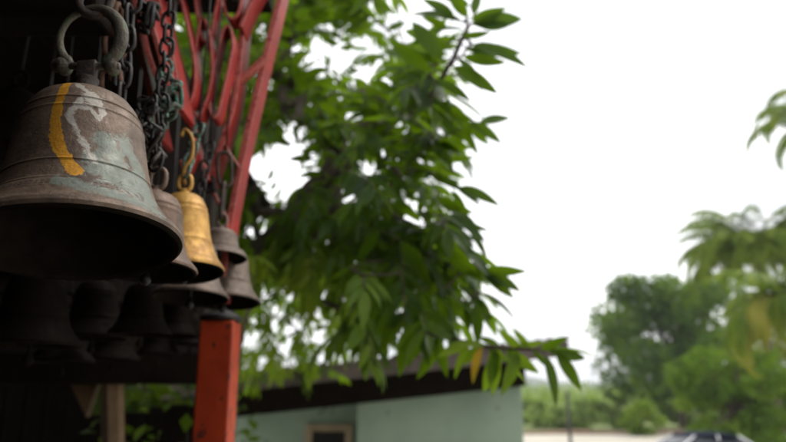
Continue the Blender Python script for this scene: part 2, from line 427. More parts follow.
chain('thick chain holding the shackle of the big bell', (topA.x, topA.y, ROOFZ), topA+Vector((0, 0, .088)), .07, .045, .0085, M['iron'])
for k, (px, y0, y1, Y, m, s, lb) in enumerate([
        (137, -30, 150, 1.02, M['iron_dark'], 1.0, 'black loose chain hanging right of the big bell shackle'),
        (168, 62, 128, 1.22, M['iron_green'], 1.0, 'green corroded short chain beside the red bars'),
        (118, 10, 95, 1.10, M['rust'], 1.3, 'flaking rusty chain behind the big shackle')]):
    a = at(px, y0, Y)
    if y0 > 0: hang(a, 'thin dark wire above the green corroded chain')
    b = at(px+random.uniform(-3, 3), y1, Y); b.x = a.x + random.uniform(-.01, .01); 
    chain(lb, a, b, .045*s, .027*s, .0048*s, m, .003, 'loose chains among the bells')
for e_, i in ((bells[j], j) for j in range(6, len(bells))):
    e, bo, c, Rr, H = e_
    k = MB(); k.tube([c+Vector((0, 0, H+.5*Rr)), (c.x+.01, c.y, c.z+H+.3), (c.x, c.y, ROOFZ-.003)], .003, 6)
    tag(k.build('hanging_wire', M['iron_dark']), 'wire of the ' + e['label'][:e['label'].find(' in ') if ' in the shade' not in e['label'] and ' in ' in e['label'] else None], 'wire', 'wires holding the sooty bells')
# knots of wire twisted about the chains
def wire_knot(label, px, py, Y, size, m, seed, n=26, r=.0028):
    rd = random.Random(seed); c = at(px, py, Y); pts = [c + Vector((rd.uniform(-.6, .6)*size, rd.uniform(-.5, .5)*size, rd.uniform(-1, 1)*size)) for _ in range(n)]
    k = MB(); k.tube(smoothpts(pts, 5), r, 6); tag(k.build('wire_knot', m), label, 'wire', 'tangled wires on the chains')
wire_knot('black tangled wire wound round the upper chains', 146, 18, 1.12, .032, M['iron_dark'], 3, 22, .0045)
wire_knot('green corroded wire tangle in front of the red scrolls', 168, 96, 1.16, .036, M['iron_green'], 5, 26, .0045)
wire_knot('dull black wire tangle beside the big bell shoulder', 148, 112, 1.08, .036, M['iron_dark'], 9, 24, .003)
wire_knot('rusty wire coil above the golden bell', 152, 150, 1.12, .040, M['iron'], 12, 22, .004)
# golden hook above the golden bell
e, bo, c, Rr, H = bells[2]
gt = e.location + e.rotation_euler.to_matrix() @ Vector((0, 0, H+.45*Rr))
k = MB(); k.tube(smoothpts([gt+Vector((0,0,-.012)), gt+Vector((-.004, 0, .02)), gt+Vector((.010, 0, .05)), gt+Vector((.008, 0, .09)), gt+Vector((-.008, 0, .11)), gt+Vector((-.016, 0, .095))], 5), .0048, 10)
tag(k.build('brass_hook', M['bell_gold']), 'long curved brass hook above the golden bell', 'hook')

# ------------------------------------------------------------------ red iron post and bracket
pt = at(221, 322, 1.95); PW = .0475
post = thing('red_post', 'vermilion painted square post standing under the row of bells', 'post', (pt.x, 1.95, 0))
k = MB(); k.box((-PW, -PW, .72), (PW, PW, pt.z)); k.build('shaft', M['orange_red'], post, smooth=False, bevel=.006)
k = MB(); k.lathe([(0, pt.z+.001), (.056, pt.z+.001), (.060, pt.z+.006), (.060, pt.z+.014), (.05, pt.z+.02), (.02, pt.z+.035), (.02, pt.z+.20), (0, pt.z+.20)], 32); k.build('cap', M['iron_dark'], post)
k = MB(); k.box((-.11, -.11, .70), (.11, .11, .74)); k.build('foot_plate', M['iron_dark'], post, bevel=.004, smooth=False)

br = thing('scroll_bracket', 'red painted iron bracket of flat bars and long loops above the post', 'bracket', (pt.x, 1.7, pt.z+.2))
def W(pts, Y): return [at(x, y, Y) - br.location for x, y in pts]
def bar(pts, Y, th, ext, name='bar', closed=False, sm=4, m=None):
    P = W(pts, Y)
    if sm:
        if closed: P = smoothpts(P+[P[0]], sm)[:-1]
        else: P = smoothpts(P, sm)
    q = MB(); q.strip(P, th, Y-1.7, Y-1.7+ext, closed)
    return q.build(name, m or [M['red'], M['red_pale']], br, smooth=False)
bar([(284, -22), (262, 68), (243, 150), (227, 236), (220, 300)], 1.66, .016, .075, 'brace_bar')
bar([(246, -22), (241, 40), (234, 98), (222, 140), (208, 180)], 1.62, .014, .08, 'brace_bar')
bar([(166, 60), (185, 115), (208, 180)], 1.60, .010, .06, 'brace_bar', sm=1)
bar([(232, 84), (247, 72), (265, 55)], 1.63, .012, .03, 'strut', m=[M['red_pale'], M['red_pale']])
bar([(223, 29), (227, 25), (231, 31), (232, 45), (229, 64), (223, 90), (218, 111), (214, 117), (210, 111), (209, 98), (211, 79), (216, 56), (220, 38)], 1.56, .007, .055, 'loop', True)
bar([(200, 19), (204, 19), (208, 30), (211, 52), (211, 76), (207, 96), (201, 112), (197, 116), (193, 110), (191, 97), (193, 72), (196, 42)], 1.54, .007, .055, 'loop', True)
bar([(172, -14), (178, -10), (187, 25), (194, 62), (194, 88), (189, 102), (183, 106), (177, 100), (174, 84), (173, 58), (167, 20), (168, -5)], 1.50, .007, .06, 'loop', True)
bar([(192, -22), (196, 8), (201, 34), (205, 41), (210, 33), (215, 10), (221, -20)], 1.55, .007, .055, 'scroll')
bar([(218, -20), (221, 0), (226, 13), (232, 18), (238, 12), (241, -2), (242, -20)], 1.57, .007, .055, 'scroll')
bar([(262, -20), (250, 2), (240, 26)], 1.58, .010, .08, 'scroll')
bar([(186, 104), (192, 128), (193, 150), (186, 170), (180, 160)], 1.56, .009, .04, 'scroll')
bar([(222, 138), (228, 150), (240, 168)], 1.63, .005, .02, 'scroll', sm=2)
bar([(208, 182), (219, 205), (226, 220), (224, 236), (216, 238)], 1.64, .008, .03, 'scroll')
bar([(140, -20), (150, 20), (163, 68), (158, 78), (148, 55), (140, 20), (132, -15)], 1.34, .012, .10, 'loop', True)
bar([(150, -20), (160, 10), (172, 60), (180, 110)], 1.42, .012, .10, 'brace_bar')
bar([(132, -20), (136, 30), (150, 90), (160, 140)], 1.45, .012, .08, 'brace_bar')
bar([(207, 176), (208, 190)], 1.62, .03, .03, 'joint', m=[M['iron_dark'], M['iron_dark']], sm=0)

# ------------------------------------------------------------------ veranda structure
RX = -.335
def planks(name, label, lo, hi, m, cat, along='y', n=6, gap=.004, kind=None):
    k = MB()
    ax = 0 if along == 'y' else 1
    for i in range(n):
        a = list(lo); b = list(hi); w_ = (hi[ax]-lo[ax])/n
        a[ax] = lo[ax]+i*w_+gap/2; b[ax] = lo[ax]+(i+1)*w_-gap/2
        k.box(a, b)
    return tag(k.build(name, m, smooth=False, bevel=.003), label, cat, kind=kind)
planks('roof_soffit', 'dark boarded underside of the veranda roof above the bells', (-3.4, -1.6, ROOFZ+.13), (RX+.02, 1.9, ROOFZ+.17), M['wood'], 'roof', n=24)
planks('roof_soffit', 'rear stretch of boarded roof above the sooty partition', (-3.4, 1.904, ROOFZ+.13), (at(196, 5, 2.6).x, 4.6, ROOFZ+.17), M['wood'], 'roof', n=18)  # roof run added this far back to throw the lower left into shade
planks('roof_soffit', 'roof boards over the near corner of the veranda', (RX+.025, -1.6, ROOFZ+.13), (1.7, .15, ROOFZ+.17), M['wood'], 'roof', n=12)  # out-of-view roof piece added to block skylight from the bells
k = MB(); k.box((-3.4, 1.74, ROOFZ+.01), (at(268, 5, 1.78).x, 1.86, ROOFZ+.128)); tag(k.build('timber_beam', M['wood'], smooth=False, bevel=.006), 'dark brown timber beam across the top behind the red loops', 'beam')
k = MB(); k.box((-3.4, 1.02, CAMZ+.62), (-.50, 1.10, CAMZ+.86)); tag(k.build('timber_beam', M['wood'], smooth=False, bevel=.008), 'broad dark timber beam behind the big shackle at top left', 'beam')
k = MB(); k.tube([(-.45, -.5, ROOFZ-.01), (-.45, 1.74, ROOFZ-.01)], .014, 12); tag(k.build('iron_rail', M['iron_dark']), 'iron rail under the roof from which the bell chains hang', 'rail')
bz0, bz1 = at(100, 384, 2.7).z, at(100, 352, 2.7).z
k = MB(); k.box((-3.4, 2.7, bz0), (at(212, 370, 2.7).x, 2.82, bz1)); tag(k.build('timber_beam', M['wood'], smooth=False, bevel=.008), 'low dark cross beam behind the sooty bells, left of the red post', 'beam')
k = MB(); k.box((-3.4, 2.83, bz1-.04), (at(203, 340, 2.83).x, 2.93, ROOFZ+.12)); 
wl = k.build('shade_partition', M['plaster_dark'], smooth=False, bevel=.004); tag(wl, 'sooty dark partition above the low cross beam behind the bells', 'wall')  # dark panel added to make the shaded area behind the bells
k = MB(); k.box((-3.5, -1.7, .7), (-3.4, 2.95, ROOFZ+.17)); tag(k.build('unseen_side_wall', M['plaster_dark'], smooth=False), 'sooty inner wall of the veranda at far left', 'wall')  # out-of-view dark wall added so the bells' left side stays dark
k = MB(); k.box((-3.4, -1.0, .7), (1.7, -.9, ROOFZ+.17)); tag(k.build('unseen_rear_wall', M['plaster_dark'], smooth=False), 'sooty wall closing the veranda behind the camera', 'wall')  # out-of-view wall added and widened to block light from behind
k = MB(); k.box((-3.6, -2.2, 0), (1.8, 2.5, .70)); tag(k.build('veranda_platform', M['stone'], smooth=False, bevel=.02), kind='structure')
k = MB(); fx = -4.2; i = 0
while fx < at(198, 400, 3.7).x:
    ppx = 393+FPX*fx/(3.7*1.0); ztop = at(100, 374, 3.7).z if ppx < 92 else at(100, random.uniform(404, 416), 3.7).z
    k.box((fx, 3.7, 0), (fx+.105, 3.73, ztop)); fx += .108
k.box((-4.2, 3.735, .4), (at(198, 400, 3.7).x, 3.80, .5)); k.box((-4.2, 3.735, 1.8), (at(198, 400, 3.7).x, 3.80, 1.9))
tag(k.build('dark_board_backing', M['wood'], smooth=False, bevel=.01), 'dark board fence seen below the low cross beam', 'fence')  # dark boards added as backing where the lower left is in shade
# wooden props below the beam
def prop(px0, px1, y0, y1, Y, label):
    a = at(px0, y0, Y); b = at(px1, y1, Y); k = MB(); d = Vector((.035, 0, 0))
    k.tube([a, a*.5+b*.5, b], [.045, .04, .035], 7); tag(k.build('timber_prop', M['wood_pale'], smooth=False), label, 'prop', 'timber props under the low beam')
q_ = [at(70, 384, 2.76), at(97, 384, 2.76), at(86, 418, 2.76)]
k = MB(); k.add(q_+[p+Vector((0, .04, 0)) for p in q_], [(0, 1, 2), (5, 4, 3), (0, 3, 4, 1), (1, 4, 5, 2), (2, 5, 3, 0)])
tag(k.build('timber_wedge', M['wood_pale'], smooth=False, bevel=.004), 'pale tan triangular timber wedge under the low cross beam', 'wedge')
prop(112, 116, 384, 700, 2.76, 'brown timber prop standing under the low beam beside the wedge')

# ------------------------------------------------------------------ leaves
def leaf_template(k=7, wd=.34, fold=.26, droop=.2):
    v = []; 
    for i in range(k+1):
        t = i/k; wv = wd/2*(math.sin(math.pi*min(1, t**.82))**.85 if 0 < t < 1 else 0.004)
        z = -droop*t*t
        v += [(t, -wv, z+fold*wv), (t, 0, z), (t, wv, z+fold*wv)]
    f = []
    for i in range(k):
        a = i*3; f += [(a, a+3, a+4, a+1), (a+1, a+4, a+5, a+2)]
    return np.array(v, float), np.array(f)
def leaves_mesh(name, frames, tmpl, mats, parent=None, tints=None, mi=None, widths=None):
    """frames: list of (pos, dir, normal, length)"""
    V, F = tmpl; n = len(frames); P = np.array([f[0] for f in frames]); D = np.array([f[1] for f in frames], float); N = np.array([f[2] for f in frames], float)
    L = np.array([f[3] for f in frames])
    D /= np.linalg.norm(D, axis=1)[:, None]; N = N - D*(N*D).sum(1)[:, None]; nn = np.linalg.norm(N, axis=1); nn[nn < 1e-6] = 1; N /= nn[:, None]
    B = np.cross(N, D)
    if widths is not None: B = B*np.array(widths)[:, None]
    vv = P[:, None, :] + L[:, None, None]*(V[None, :, 0:1]*D[:, None, :] + V[None, :, 1:2]*B[:, None, :] + V[None, :, 2:3]*N[:, None, :])
    vv = vv.reshape(-1, 3); ff = (F[None] + (np.arange(n)*len(V))[:, None, None]).reshape(-1, 4)
    me = bpy.data.meshes.new(name); me.vertices.add(len(vv)); me.vertices.foreach_set('co', vv.ravel().astype(np.float32))
    me.loops.add(ff.size); me.loops.foreach_set('vertex_index', ff.ravel().astype(np.int32))
    me.polygons.add(len(ff)); me.polygons.foreach_set('loop_start', np.arange(0, ff.size, 4, dtype=np.int32)); me.polygons.foreach_set('loop_total', np.full(len(ff), 4, np.int32))
    for m in (mats if isinstance(mats, (list, tuple)) else [mats]): me.materials.append(m)
    if mi is not None: me.polygons.foreach_set('material_index', np.repeat(np.array(mi, np.int32), len(F)))
    me.polygons.foreach_set('use_smooth', np.ones(len(ff), bool))
    me.update(calc_edges=True)
    t = np.array(tints if tints is not None else rng.random(n)); a = me.attributes.new('tint', 'FLOAT', 'POINT'); a.data.foreach_set('value', np.repeat(t, len(V)).astype(np.float32))
    o = bpy.data.objects.new(name, me); C.objects.link(o)
    if parent: o.parent = parent
    return o

# ------------------------------------------------------------------ the near tree
def in_poly(x, y, P):
    c = False
    for (x1, y1), (x2, y2) in zip(P, P[1:]+P[:1]):
        if (y1 > y) != (y2 > y) and x < (x2-x1)*(y-y1)/(y2-y1)+x1: c = not c
    return c
CROWN = [(150, -40), (380, -40), (385, 15), (400, 38), (432, 62), (440, 95), (434, 130), (426, 175), (440, 215), (462, 258), (458, 290), (436, 302), (425, 314), (380, 330), (340, 322), (318, 335), (240, 345), (205, 335), (205, 250)]
HOLES = [(283, 166, 34, 22), (316, 54, 20, 15), (398, 12, 16, 16), (300, 135, 14, 8), (262, 305, 9, 10), (300, 345, 12, 10), (345, 355, 14, 10), (318, 300, 9, 8), (285, 280, 8, 7), (285, 325, 9, 8), (335, 320, 9, 8), (255, 340, 10, 8), (365, 60, 14, 14), (340, 90, 14, 8), (400, 320, 14, 8), (372, 150, 8, 7), (405, 195, 9, 6), (345, 190, 7, 9), (418, 215, 8, 6), (385, 90, 9, 7), (360, 110, 7, 6), (430, 160, 7, 6), (395, 290, 10, 7), (365, 255, 7, 5), (340, 20, 9, 7), (275, 30, 7, 6), (262, 85, 7, 6), (255, 215, 9, 7), (270, 350, 16, 12)]
tb = at(219, 420, 4.3); trunk_base = Vector((tb.x, 4.3, 0))
trunk_top = at(262, 250, 4.15)
nodes = []       # (pos, parent)
def addn(p, par): nodes.append([Vector(p), par, 0.0]); return len(nodes)-1
def path(pts, par):
    for p in pts: par = addn(p, par)
    return par
root = addn(trunk_base, -1)
n0 = path(smoothpts([trunk_base+Vector((0, 0, .5)), trunk_base+Vector((.02, 0, 1.3)), at(224, 385, 4.3), at(236, 310, 4.2), trunk_top], 4), root)
for line in ([(300, 200, 4.1), (330, 165, 4.0), (352, 128, 3.7), (400, 120, 3.3), (430, 96, 2.8), (455, 55, 2.4)],
             [(310, 235, 4.0), (338, 205, 3.9), (325, 150, 4.1), (312, 118, 4.2), (330, 60, 4.4), (340, -20, 4.5)],
             [(245, 180, 4.4), (250, 120, 4.5), (270, 60, 4.6), (280, -10, 4.6)],
             [(330, 270, 3.8), (390, 262, 3.4), (440, 262, 2.9), (480, 270, 2.6)],
             [(320, 300, 3.7), (380, 320, 3.2), (440, 336, 2.8), (490, 347, 2.5), (548, 350, 2.4)],
             [(200, 200, 4.5), (160, 230, 4.8)]):
    path(smoothpts([trunk_top]+[at(*q) for q in line], 3)[1:], n0)
frames = []; tints = []; mis = []; wds = []
def rand_unit(): v = rng.normal(size=3); return v/np.linalg.norm(v)
def spray(base, d, ln, nleaf, ll, par, mi=0, tint=(.0, .8), droop=.35):
    base = Vector(base); d = Vector(d).normalized(); side = d.cross(Vector((0, 0, 1)))
    if side.length < .2: side = Vector((1, 0, 0))
    side.normalize(); pts = [base]; cur = d.copy()
    for i in range(5):
        cur = (cur + Vector((0, 0, -droop*.2))).normalized(); pts.append(pts[-1]+cur*ln/5)
    path(pts[1:], par)
    ph = random.random()*6.28
    for i in range(nleaf):
        t = (i+.6)/nleaf; x = t*5; j = min(int(x), 4); p = pts[j].lerp(pts[j+1], x-j); tw = (pts[j+1]-pts[j]).normalized()
        s = 1 if i % 2 else -1
        if i == nleaf-1: s = 0
        up = side.cross(tw)
        dd = tw*(.55+.5*t) + side*s*random.uniform(.65, 1.0) + up*random.uniform(-.35, .25) + Vector((0, 0, -random.uniform(.1, .55)))
        nrm = up*1.0 + Vector([random.uniform(-.45, .45) for _ in range(3)]) + side*s*.2
        L = ll*random.uniform(.55, 1.25)*(1-.25*abs(t-.5))
        frames.append((p, dd.normalized(), nrm, L)); wds.append(random.uniform(.65, 1.1)); tints.append(random.uniform(*tint)); mis.append(mi)
cand = []
tries = 0
while len(cand) < 800 and tries < 60000:
    tries += 1
    x = random.uniform(120, 480); y = random.uniform(-40, 400)
    if not in_poly(x, y, CROWN): continue
    if any(((x-a)/(c+8))**2+((y-b)/(d+8))**2 < 1 for a, b, c, d in HOLES): continue
    if x < 350 and y > 260 and random.random() < .5: continue
    if 330 < x < 400 and y < 70 and random.random() < .3: continue
    if x < 200 and random.random() < .6: continue
    dep = random.uniform(3.3, 5.4) if x < 350 or y < 60 else random.uniform(2.6, 4.6)
    cand.append((x, y, dep))
ctr = at(330, 210, 4.0)
LOW = [(236, 250), (345, 258), (352, 345), (322, 372), (240, 382)]
nlow = 0
while nlow < 120:
    x = random.uniform(236, 352); y = random.uniform(250, 382)
    if in_poly(x, y, LOW): cand.append((x, y, random.uniform(4.9, 6.0))); nlow += 1
pts3 = sorted([(at(*c), c) for c in cand], key=lambda q: (q[0]-ctr).length)
for p, (x, y, dep) in pts3:
    if dep < 4.85 and any(((x-a)/(c))**2+((y-b)/(d))**2 < 1 for a, b, c, d in HOLES): continue
    best = min(range(len(nodes)), key=lambda i: (nodes[i][0]-p).length + (0 if i > 4 else 5))
    q = nodes[best][0]; dv = p-q
    par = best
    if dv.length > .12:
        nseg = max(1, int(dv.length/.15)); mid = []
        for s_ in range(1, nseg+1):
            t = s_/nseg; mid.append(q.lerp(p, t)+Vector((0, 0, .05*math.sin(math.pi*t)*dv.length))+Vector([random.uniform(-.015, .015) for _ in range(3)]))
        par = path(mid, par)
    outd = (p-ctr); outd = outd.normalized() if outd.length > .01 else Vector((0, 0, 1))
    d = outd*.7 + Vector([random.uniform(-.7, .7) for _ in range(3)]) + Vector((0, 0, -.15))
    yel = 1 if (x < 365 and y > 250 and random.random() < .6) or (x < 330 and y < 100 and random.random() < .25) else 0  # brighter yellow-green leaves put backlight into the colour of these regions
    spray(p - d.normalized()*.10, d, random.uniform(.22, .34), random.randint(8, 12), (.115 if (dep > 4.85 and y > 240) else .165), par, yel, (0, .55) if y > 200 and x > 340 else ((.35, 1) if x < 390 and (y < 150 or y > 250) else (.0, .9)))  # tint range by region: lighter tints stand in for backlit leaves
# leaves that stand out against the sky: (x0,y0,x1,y1,depth,kind)
E = [(470,24,525,16,2.3,0),(472,44,526,58,2.3,0),(462,56,505,64,2.3,0),(470,47,500,62,2.35,0),(452,66,498,90,2.25,0),(462,22,414,6,2.35,0),(466,30,430,26,2.35,0),
     (443,60,412,20,2.3,0),(432,72,388,40,2.3,0),(428,76,398,46,2.5,0),(468,18,446,-14,2.3,0),(474,16,478,-12,2.4,0),(452,40,446,44,2.3,0),(436,80,470,96,2.4,0),(440,92,490,112,2.5,0),
     (458,34,444,46,2.3,0),(425,80,405,70,2.5,0),(430,96,455,124,2.5,0),(480,24,500,10,2.3,0),(420,92,392,84,2.6,0),(440,100,475,130,2.6,0),(420,60,396,66,2.6,0),
     (478,124,511,114,2.6,0),(470,122,499,138,2.6,0),(468,124,488,144,2.6,0),(462,122,474,152,2.6,0),(450,120,462,158,2.7,0),
     (440,168,462,172,2.7,0),(448,160,472,158,2.7,0),(458,187,498,200,2.7,0),(456,188,482,202,2.7,0),(452,190,466,212,2.7,0),(440,205,480,222,2.7,0),(446,214,488,236,2.6,0),(430,222,478,234,2.6,0),
     (482,270,523,272,2.6,0),(486,272,520,288,2.6,0),(484,274,514,296,2.6,0),(480,292,517,312,2.6,0),(474,296,494,320,2.6,0),(470,262,500,284,2.6,0),(476,300,479,342,2.55,0),(466,300,470,330,2.6,0),
     (430,230,470,268,2.6,0),(440,240,478,280,2.55,0),(425,255,452,300,2.6,0),(400,240,430,285,2.6,0),(380,230,356,260,2.7,0),(360,235,420,215,2.8,0),
     (455,18,425,-4,2.35,0),(442,40,404,30,2.4,0),(438,50,410,46,2.5,0),(448,28,424,16,2.4,0),(462,36,490,34,2.3,0),(456,58,480,74,2.3,0),(446,74,484,84,2.4,0),(430,84,412,104,2.6,0),
     (436,66,414,84,2.5,0),(462,14,452,-8,2.3,0),(470,20,505,8,2.35,0),(474,22,512,28,2.3,0),(466,50,520,50,2.35,0),(426,70,396,78,2.6,0),(412,60,384,48,2.7,0),(408,70,380,66,2.7,0),
     (436,108,470,118,2.6,0),(440,120,468,140,2.6,0),(430,140,458,150,2.7,0),(430,175,462,186,2.7,0),(436,196,468,214,2.7,0),(450,225,486,226,2.7,0),(455,246,488,262,2.6,0),(460,286,486,306,2.6,0),
     (546,350,591,346,2.4,0),(548,351,588,358,2.4,0),(544,354,561,401,2.4,0),(556,352,582,388,2.4,0),(540,350,566,338,2.4,0),(530,350,515,330,2.45,1),(522,350,500,332,2.45,1),
     (518,350,506,392,2.45,1),(510,350,520,385,2.45,1),(500,348,484,392,2.5,1),(492,348,496,395,2.5,1),(482,346,470,378,2.5,2),(478,345,464,365,2.5,1),(486,346,462,342,2.5,1),(500,346,478,336,2.5,0),
     (505,350,538,372,2.45,1),(470,344,452,374,2.55,1),(474,342,440,352,2.6,1),(515,348,542,342,2.45,1),(488,350,512,362,2.5,1),(532,350,548,366,2.4,0),
     (440,336,420,378,2.8,0),(430,334,400,366,2.8,0),(410,330,398,372,2.9,0),(400,328,372,352,2.9,0),(436,338,446,372,2.8,0),(420,332,430,362,2.8,0),(380,322,384,366,3.0,0),(370,320,352,346,3.0,0),
     (470,6,440,-8,2.4,0),(372,-5,392,12,3,0),(376,-8,350,10,3,0)]
for x0, y0, x1, y1, dep, kd in E:
    a = at(x0, y0, dep); b = at(x1, y1, dep + random.uniform(-.06, .06)); d = b-a
    toc = (Vector((0, 0, CAMZ))-a).normalized()
    nrm = toc*random.uniform(.6, 1.2) + Vector((0, 0, .5)) + Vector([random.uniform(-.6, .6) for _ in range(3)])
    frames.append((a, d, nrm, d.length*1.08)); wds.append(random.uniform(.72, .92)); tints.append(random.uniform(.1, .6)); mis.append(kd)
    best = min(range(len(nodes)), key=lambda i: (nodes[i][0]-a).length)
    if (nodes[best][0]-a).length > .015: path([nodes[best][0].lerp(a, .5)+Vector((0, 0, .008)), a], best)
# radii from the ends towards the trunk
wt = [0.0]*len(nodes)
for i in range(len(nodes)-1, -1, -1):
    wt[i] = max(wt[i], 1.0)
    if nodes[i][1] >= 0: wt[nodes[i][1]] += 0
kids = [[] for _ in nodes]
for i, n_ in enumerate(nodes):
    if n_[1] >= 0: kids[n_[1]].append(i)
for i in range(len(nodes)-1, -1, -1):
    wt[i] = max(1.0, sum(wt[j] for j in kids[i]))
rad = [min(.105, .0022*math.sqrt(x)**1.12) for x in wt]
tree = thing('broadleaf_tree', 'large broad leaved tree with hanging sprays filling the middle behind the bells', 'tree', trunk_base)
tmb = MB()
for i in range(len(nodes)):
    if nodes[i][1] == -1 or kids[nodes[i][1]][0] != i:     # start of a chain
        ch = [i]; st = nodes[i][1]
        while kids[ch[-1]]: ch.append(kids[ch[-1]][0])
        pp = ([nodes[st][0]] if st >= 0 else []) + [nodes[j][0] for j in ch]; rr = ([rad[ch[0]]] if st >= 0 else []) + [rad[j] for j in ch]
        if len(pp) < 2: continue
        tmb.tube([p-trunk_base for p in pp], rr, 8 if max(rr) > .01 else 4)
tmb.build('trunk', M['bark'], tree)
cr = leaves_mesh('crown', [(Vector(f[0])-trunk_base, *f[1:]) for f in frames], leaf_template(), [M['leaf'], M['leaf_yellow'], M['leaf_orange']], tree, tints, mis, wds)
print('leaves', len(frames), 'nodes', len(nodes))

# ------------------------------------------------------------------ shed
M['teal'] = simple('pale_green_limewash', (.19, .265, .20), (.31, .40, .31), 1.3, .9, 0, .5, .006, spots=(.10, .12, .09), spot_scale=2.6, spot_lo=.62)
M['roofsheet'] = simple('rusty_roof_sheet', (.10, .08, .075), (.20, .165, .15), 3, .7, .1, .4, .004, spots=(.14, .06, .035), spot_scale=5)
M['fascia'] = simple('weathered_fascia', (.06, .045, .038), (.12, .09, .08), 5, .8, 0, .5, .006)
M['cream'] = simple('cream_frame', (.30, .22, .14), (.42, .32, .21), 8, .8)
M['blackhole'] = simple('unlit_opening', (.01, .01, .01), (.02, .018, .015), 5, .9)
YS = 7.0
xL, xM, xR = at(150, 400, YS).x, at(357, 400, YS).x, at(522, 400, YS).x
shed = thing('green_shed', 'low shed with pale green walls and a sloping sheet roof beyond the tree', 'shed', ((xL+xR)/2, YS, 0))
sx0 = (xL+xR)/2
def rz(x, y=0):  # roof underside height at x
    return 2.52 + .105*x
k = MB()
def wallbox(k, x0, x1, y0, y1, zt0, zt1):
    v = [(x0-sx0, y0-YS, 0), (x1-sx0, y0-YS, 0), (x1-sx0, y1-YS, 0), (x0-sx0, y1-YS, 0), (x0-sx0, y0-YS, zt0), (x1-sx0, y0-YS, zt1), (x1-sx0, y1-YS, zt1), (x0-sx0, y1-YS, zt0)]
    k.add(v, [(0,3,2,1),(4,5,6,7),(0,1,5,4),(1,2,6,5),(2,3,7,6),(3,0,4,7)])
wallbox(k, xM, xR, YS, YS+3.2, rz(xM)-.005, rz(xR)-.005)
wallbox(k, xL, xM-.002, YS+2.2, YS+3.2, rz(xL)-.005, rz(xM)-.005)
k.build('wall', M['teal'], shed, smooth=False, bevel=.01)
# roof sheet with corrugation, overhanging towards the yard
k = MB(); nx = 160; x0, x1 = xL-.2, at(572, 350, YS-1.0).x; y0, y1 = YS-1.0, YS+3.5
vt = []; 
for i in range(nx+1):
    x = x0+(x1-x0)*i/nx
    for yy in (y0, y1):
        z = rz(x)+.10+.016*math.sin(i*math.pi/2.0)
        vt += [(x-sx0, yy-YS, z+.008), (x-sx0, yy-YS, z)]
fs = []
for i in range(nx):
    a, b = i*4, i*4+4
    fs += [(a, b, b+2, a+2), (a+1, a+3, b+3, b+1), (a, a+1, b+1, b), (a+2, b+2, b+3, a+3)]
k.add(vt, fs); rf = k.build('roof', M['roofsheet'], shed, smooth=False)
k = MB()
def slant(k, xa, xb, ya, yb, zb, zt):
    v = [(xa-sx0, ya-YS, rz(xa)+zb), (xb-sx0, ya-YS, rz(xb)+zb), (xb-sx0, yb-YS, rz(xb)+zb), (xa-sx0, yb-YS, rz(xa)+zb), (xa-sx0, ya-YS, rz(xa)+zt), (xb-sx0, ya-YS, rz(xb)+zt), (xb-sx0, yb-YS, rz(xb)+zt), (xa-sx0, yb-YS, rz(xa)+zt)]
    k.add(v, [(0,3,2,1),(4,5,6,7),(0,1,5,4),(1,2,6,5),(2,3,7,6),(3,0,4,7)])
slant(k, x0, x1-.02, y0+.03, y0+.06, -.05, .078); k.build('fascia_board', M['fascia'], shed, smooth=False)
k = MB(); slant(k, xL+.02, xR+.03, YS-.09, YS-.004, -.27, -.004); k.build('eave_shade_strip', M['wood'], shed, smooth=False)  # dark strip added to stand for the shade under the roof overhang
for yy in (y0+.4, YS+1.4, YS+3.1):
    k = MB(); slant(k, x0+.02, x1-.04, yy, yy+.07, .0, .078); k.build('rafter', M['wood'], shed, smooth=False)
wf = thing('x', None, None); bpy.data.objects.remove(wf)
wa = at(306, 424, YS+2.2); wb = at(352, 470, YS+2.2)
k = MB()
for lo, hi in (((wa.x, wb.z), (wa.x+.09, wa.z)), ((wb.x-.09, wb.z), (wb.x, wa.z)), ((wa.x+.092, wa.z-.09), (wb.x-.092, wa.z))):
    k.box((lo[0]-sx0, 2.15, lo[1]), (hi[0]-sx0, 2.195, hi[1]))
wfr = k.build('window_frame', M['cream'], shed, smooth=False, bevel=.004)
k = MB(); k.box((wa.x+.092-sx0, 2.175, wb.z), (wb.x-.092-sx0, 2.19, wa.z-.092)); k.build('dark_opening_sheet', M['blackhole'], wfr, smooth=False)  # flat near-black sheet stands in for the unlit opening

# ------------------------------------------------------------------ ground, fields, hills
M['sand'] = simple('pale_dusty_ground', (.42, .38, .31), (.56, .52, .44), .3, .95, 0, .4, .03)
M['field'] = simple('field_grass', (.10, .15, .04), (.22, .26, .07), .08, .95, 0, .4, .05)
M['hill'] = simple('wooded_hill', (.03, .055, .02), (.06, .09, .035), .01, .95, 0, .6, 3)
M['mudwall'] = simple('low_earth_wall', (.20, .13, .085), (.33, .23, .16), 1.2, .9, 0, .5, .02)
k = MB(); k.add([(-1690, -55, 0), (1690, -55, 0), (1690, 1740, 0), (-1690, 1740, 0)], [(0, 1, 2, 3)]); tag(k.build('ground', M['field'], smooth=False), kind='structure')
k = MB(); k.add([(-30, -10, .004), (60, -10, .004), (60, 43, .004), (-30, 43, .004)], [(0, 1, 2, 3)]); tag(k.build('yard', M['sand'], smooth=False), kind='structure')
k = MB()
for i in range(60):
    xa = -30+i*1.5; h = .22+.04*math.sin(i*1.7)+random.uniform(-.02, .02)
    k.box((xa, 42.6+random.uniform(-.03, .03), 0), (xa+1.497, 43.05, h))
tag(k.build('low_wall', M['mudwall'], smooth=False, bevel=.03), 'low brown earth wall at the far side of the pale yard', 'wall')
